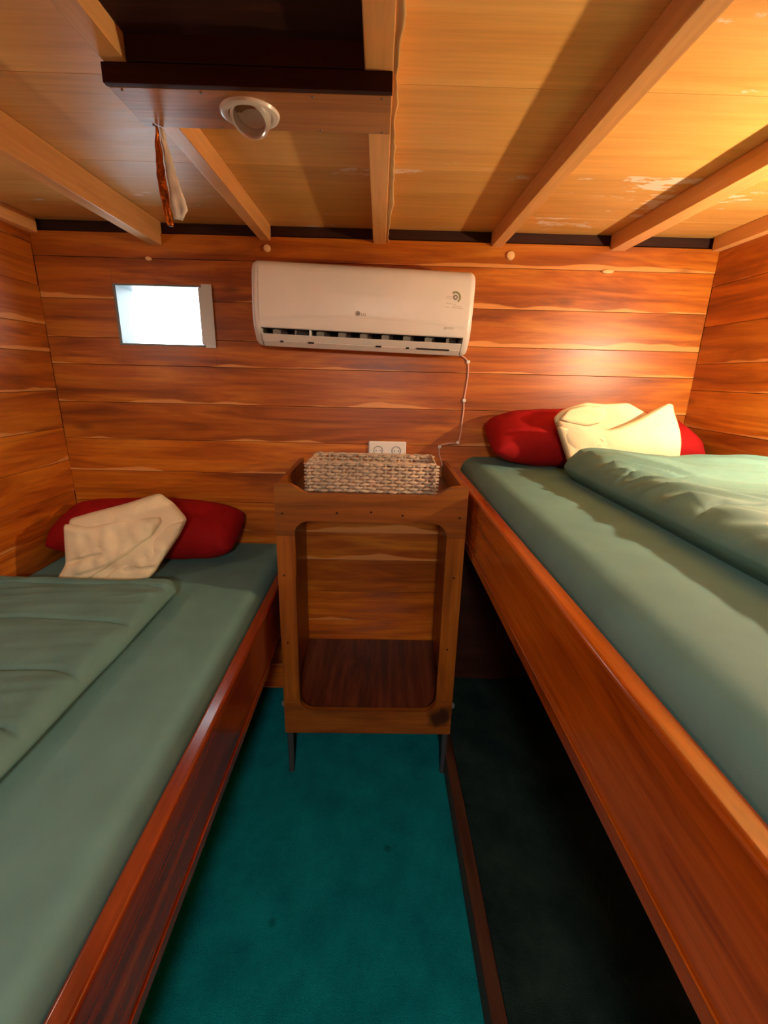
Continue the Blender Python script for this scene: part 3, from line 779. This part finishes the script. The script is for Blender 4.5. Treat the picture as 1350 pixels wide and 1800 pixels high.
# ------------------------------------------------------------------ power cable with clips
cab_pts = [(.312, W-.035, 1.700), (.345, W-.014, 1.693), (.370, W-.006, 1.678), (.380, W-.005, 1.655), (.382, W-.005, 1.612), (.378, W-.005, 1.56), (.373, W-.005, 1.509), (.374, W-.005, 1.46), (.371, W-.005, 1.417), (.368, W-.005, 1.36), (.358, W-.005, 1.322), (.325, W-.006, 1.318), (.295, W-.005, 1.312), (.277, W-.005, 1.301), (.278, W-.005, 1.265), (.291, W-.005, 1.228), (.292, W-.006, 1.205), (.270, W-.006, 1.190)]
def smooth_path(p, k=6):
    p = [Vector(q) for q in p]; o_ = []
    for i in range(len(p)-1):
        a, b, c, d_ = p[max(i-1, 0)], p[i], p[i+1], p[min(i+2, len(p)-1)]
        for s in range(k):
            t = s/k; o_.append(.5*((2*b)+(c-a)*t+(2*a-5*b+4*c-d_)*t*t+(3*b-a-3*c+d_)*t**3))
    return o_+[p[-1]]
cb = tag(empty('power_cable', (.375, W-.005, 1.5)), 'thin pale cable clipped to the wall below the air conditioner', 'cable')
bm = bmesh.new(); tube(bm, smooth_path(cab_pts), .0035, 8); mk('wire', bm, M['cable'], cb, smooth=True)
for (x, z) in ((.379, 1.668), (.373, 1.507), (.358, 1.322), (.277, 1.302), (.278, 1.193)):
    box('cable_clip', x-.0075, x+.0075, W-.012, W-.002, z-.007, z+.007, M['white_plastic'], cb, .003)

# double wall socket
sk = tag(empty('wall_socket', (.041, W-.002, 1.280)), 'white double wall socket peeking over the basket', 'socket')
bm = bmesh.new(); abox(bm, -.044, .126, W-.013, W-.002, 1.240, 1.321)
mk('face_plate', bm, M['white_plastic'], sk, .006, 3)
for x in (.000, .082):
    bm = bmesh.new(); r = lathe(bm, [(.021, 0), (.0205, .0018), (.0185, .0016), (.0180, -.010)], 28, Matrix.Translation((x, W-.0132, 1.279)) @ Matrix.Rotation(PI/2, 4, 'X'))
    bm.faces.new(r[-1]); o = mk('socket_well', bm, M['grey_print'], sk, smooth='auto')
    for dx in (-.0095, .0095):
        bm = bmesh.new(); lathe(bm, [(.0025, 0), (.0001, .0003)], 12, Matrix.Translation((x+dx, W-.0139, 1.279)) @ Matrix.Rotation(PI/2, 4, 'X'))
        mk('pin_hole', bm, M['black'], o)

# pale plugs on the back wall
for x, z, rx, rz, lab in ((.52, 2.080, .017, .017, 'round pale wooden button under the beam right of air conditioner'), (-.461, 2.082, .014, .014, 'round pale wooden button above the air conditioner left corner'),
                          (.924, 2.031, .025, .008, 'flat oval pale peg on the wall above the high bunk'), (-.939, 2.033, .012, .008, 'small pale peg on the wall above the window')):
    bm = bmesh.new(); T_ = Matrix.Translation((x, W-.001, z)) @ Matrix.Rotation(PI/2, 4, 'X') @ Matrix.Diagonal((rx, rz, 1, 1))
    lathe(bm, [(1, -.001), (1, .006), (.85, .010), (.4, .0115), (.001, .0118)], 24, T_)
    tag(mk('wall_button', bm, M['plug'], smooth='auto'), lab, 'button', 'pale plugs on the wall')

# ------------------------------------------------------------------ wall lamps above the bunks (just outside the photograph)
def sconce(x, y, z, s, watts, col, label):
    t = tag(empty('wall_lamp', (x, y, z)), label, 'lamp')
    wx = XR if s > 0 else XL
    bm = bmesh.new(); lathe(bm, [(.0001, .012), (.03, .012), (.034, .006), (.034, 0)], 28, Matrix.Translation((wx, y, z-.07)) @ Matrix.Rotation(-s*PI/2, 4, 'Y'))
    mk('back_plate', bm, M['chrome'], t, smooth='auto')
    bm = bmesh.new(); tube(bm, [(wx-s*.01, y, z-.07), (wx-s*.04, y, z-.07), (x, y, z-.055)], .006, 10); mk('arm', bm, M['chrome'], t, smooth=True)
    bm = bmesh.new(); lathe(bm, [(.0001, -.060), (.016, -.058), (.017, -.032), (.014, -.030), (.0001, -.030)], 20, Matrix.Translation((x, y, z))); mk('lamp_holder', bm, M['white_enamel'], t, smooth='auto')
    l = bpy.data.lights.new('bulb_light', 'POINT'); l.energy = watts; l.color = col; l.shadow_soft_size = .018
    o = bpy.data.objects.new('bulb_light', l); COL.objects.link(o); o.location = (0, 0, 0); o.parent = t
sconce(1.315, 1.13, 1.72, 1, LAMP_R, COL_R, 'lit wall lamp above the high right bunk')
sconce(-1.345, .98, 1.80, -1, LAMP_L, COL_L, 'lit wall lamp above the low left bunk')

t = tag(empty('fill_lamp', (0, -1.15, 1.98)), 'unseen fill lamp added in the passage behind the viewer', 'lamp')  # unseen lamp added as fill for floor, beds and cabinet
bm = bmesh.new(); lathe(bm, [(.0001, .22), (.05, .22), (.05, .20), (.012, .195), (.012, .10), (.0001, .10)], 24, Matrix.Translation((0, -1.15, 1.98))); mk('fill_lamp_mount', bm, M['white_enamel'], t, smooth='auto')
l = bpy.data.lights.new('bulb_light', 'POINT'); l.energy = LAMP_FILL; l.color = COL_FILL; l.shadow_soft_size = .09
o = bpy.data.objects.new('bulb_light', l); COL.objects.link(o); o.parent = t
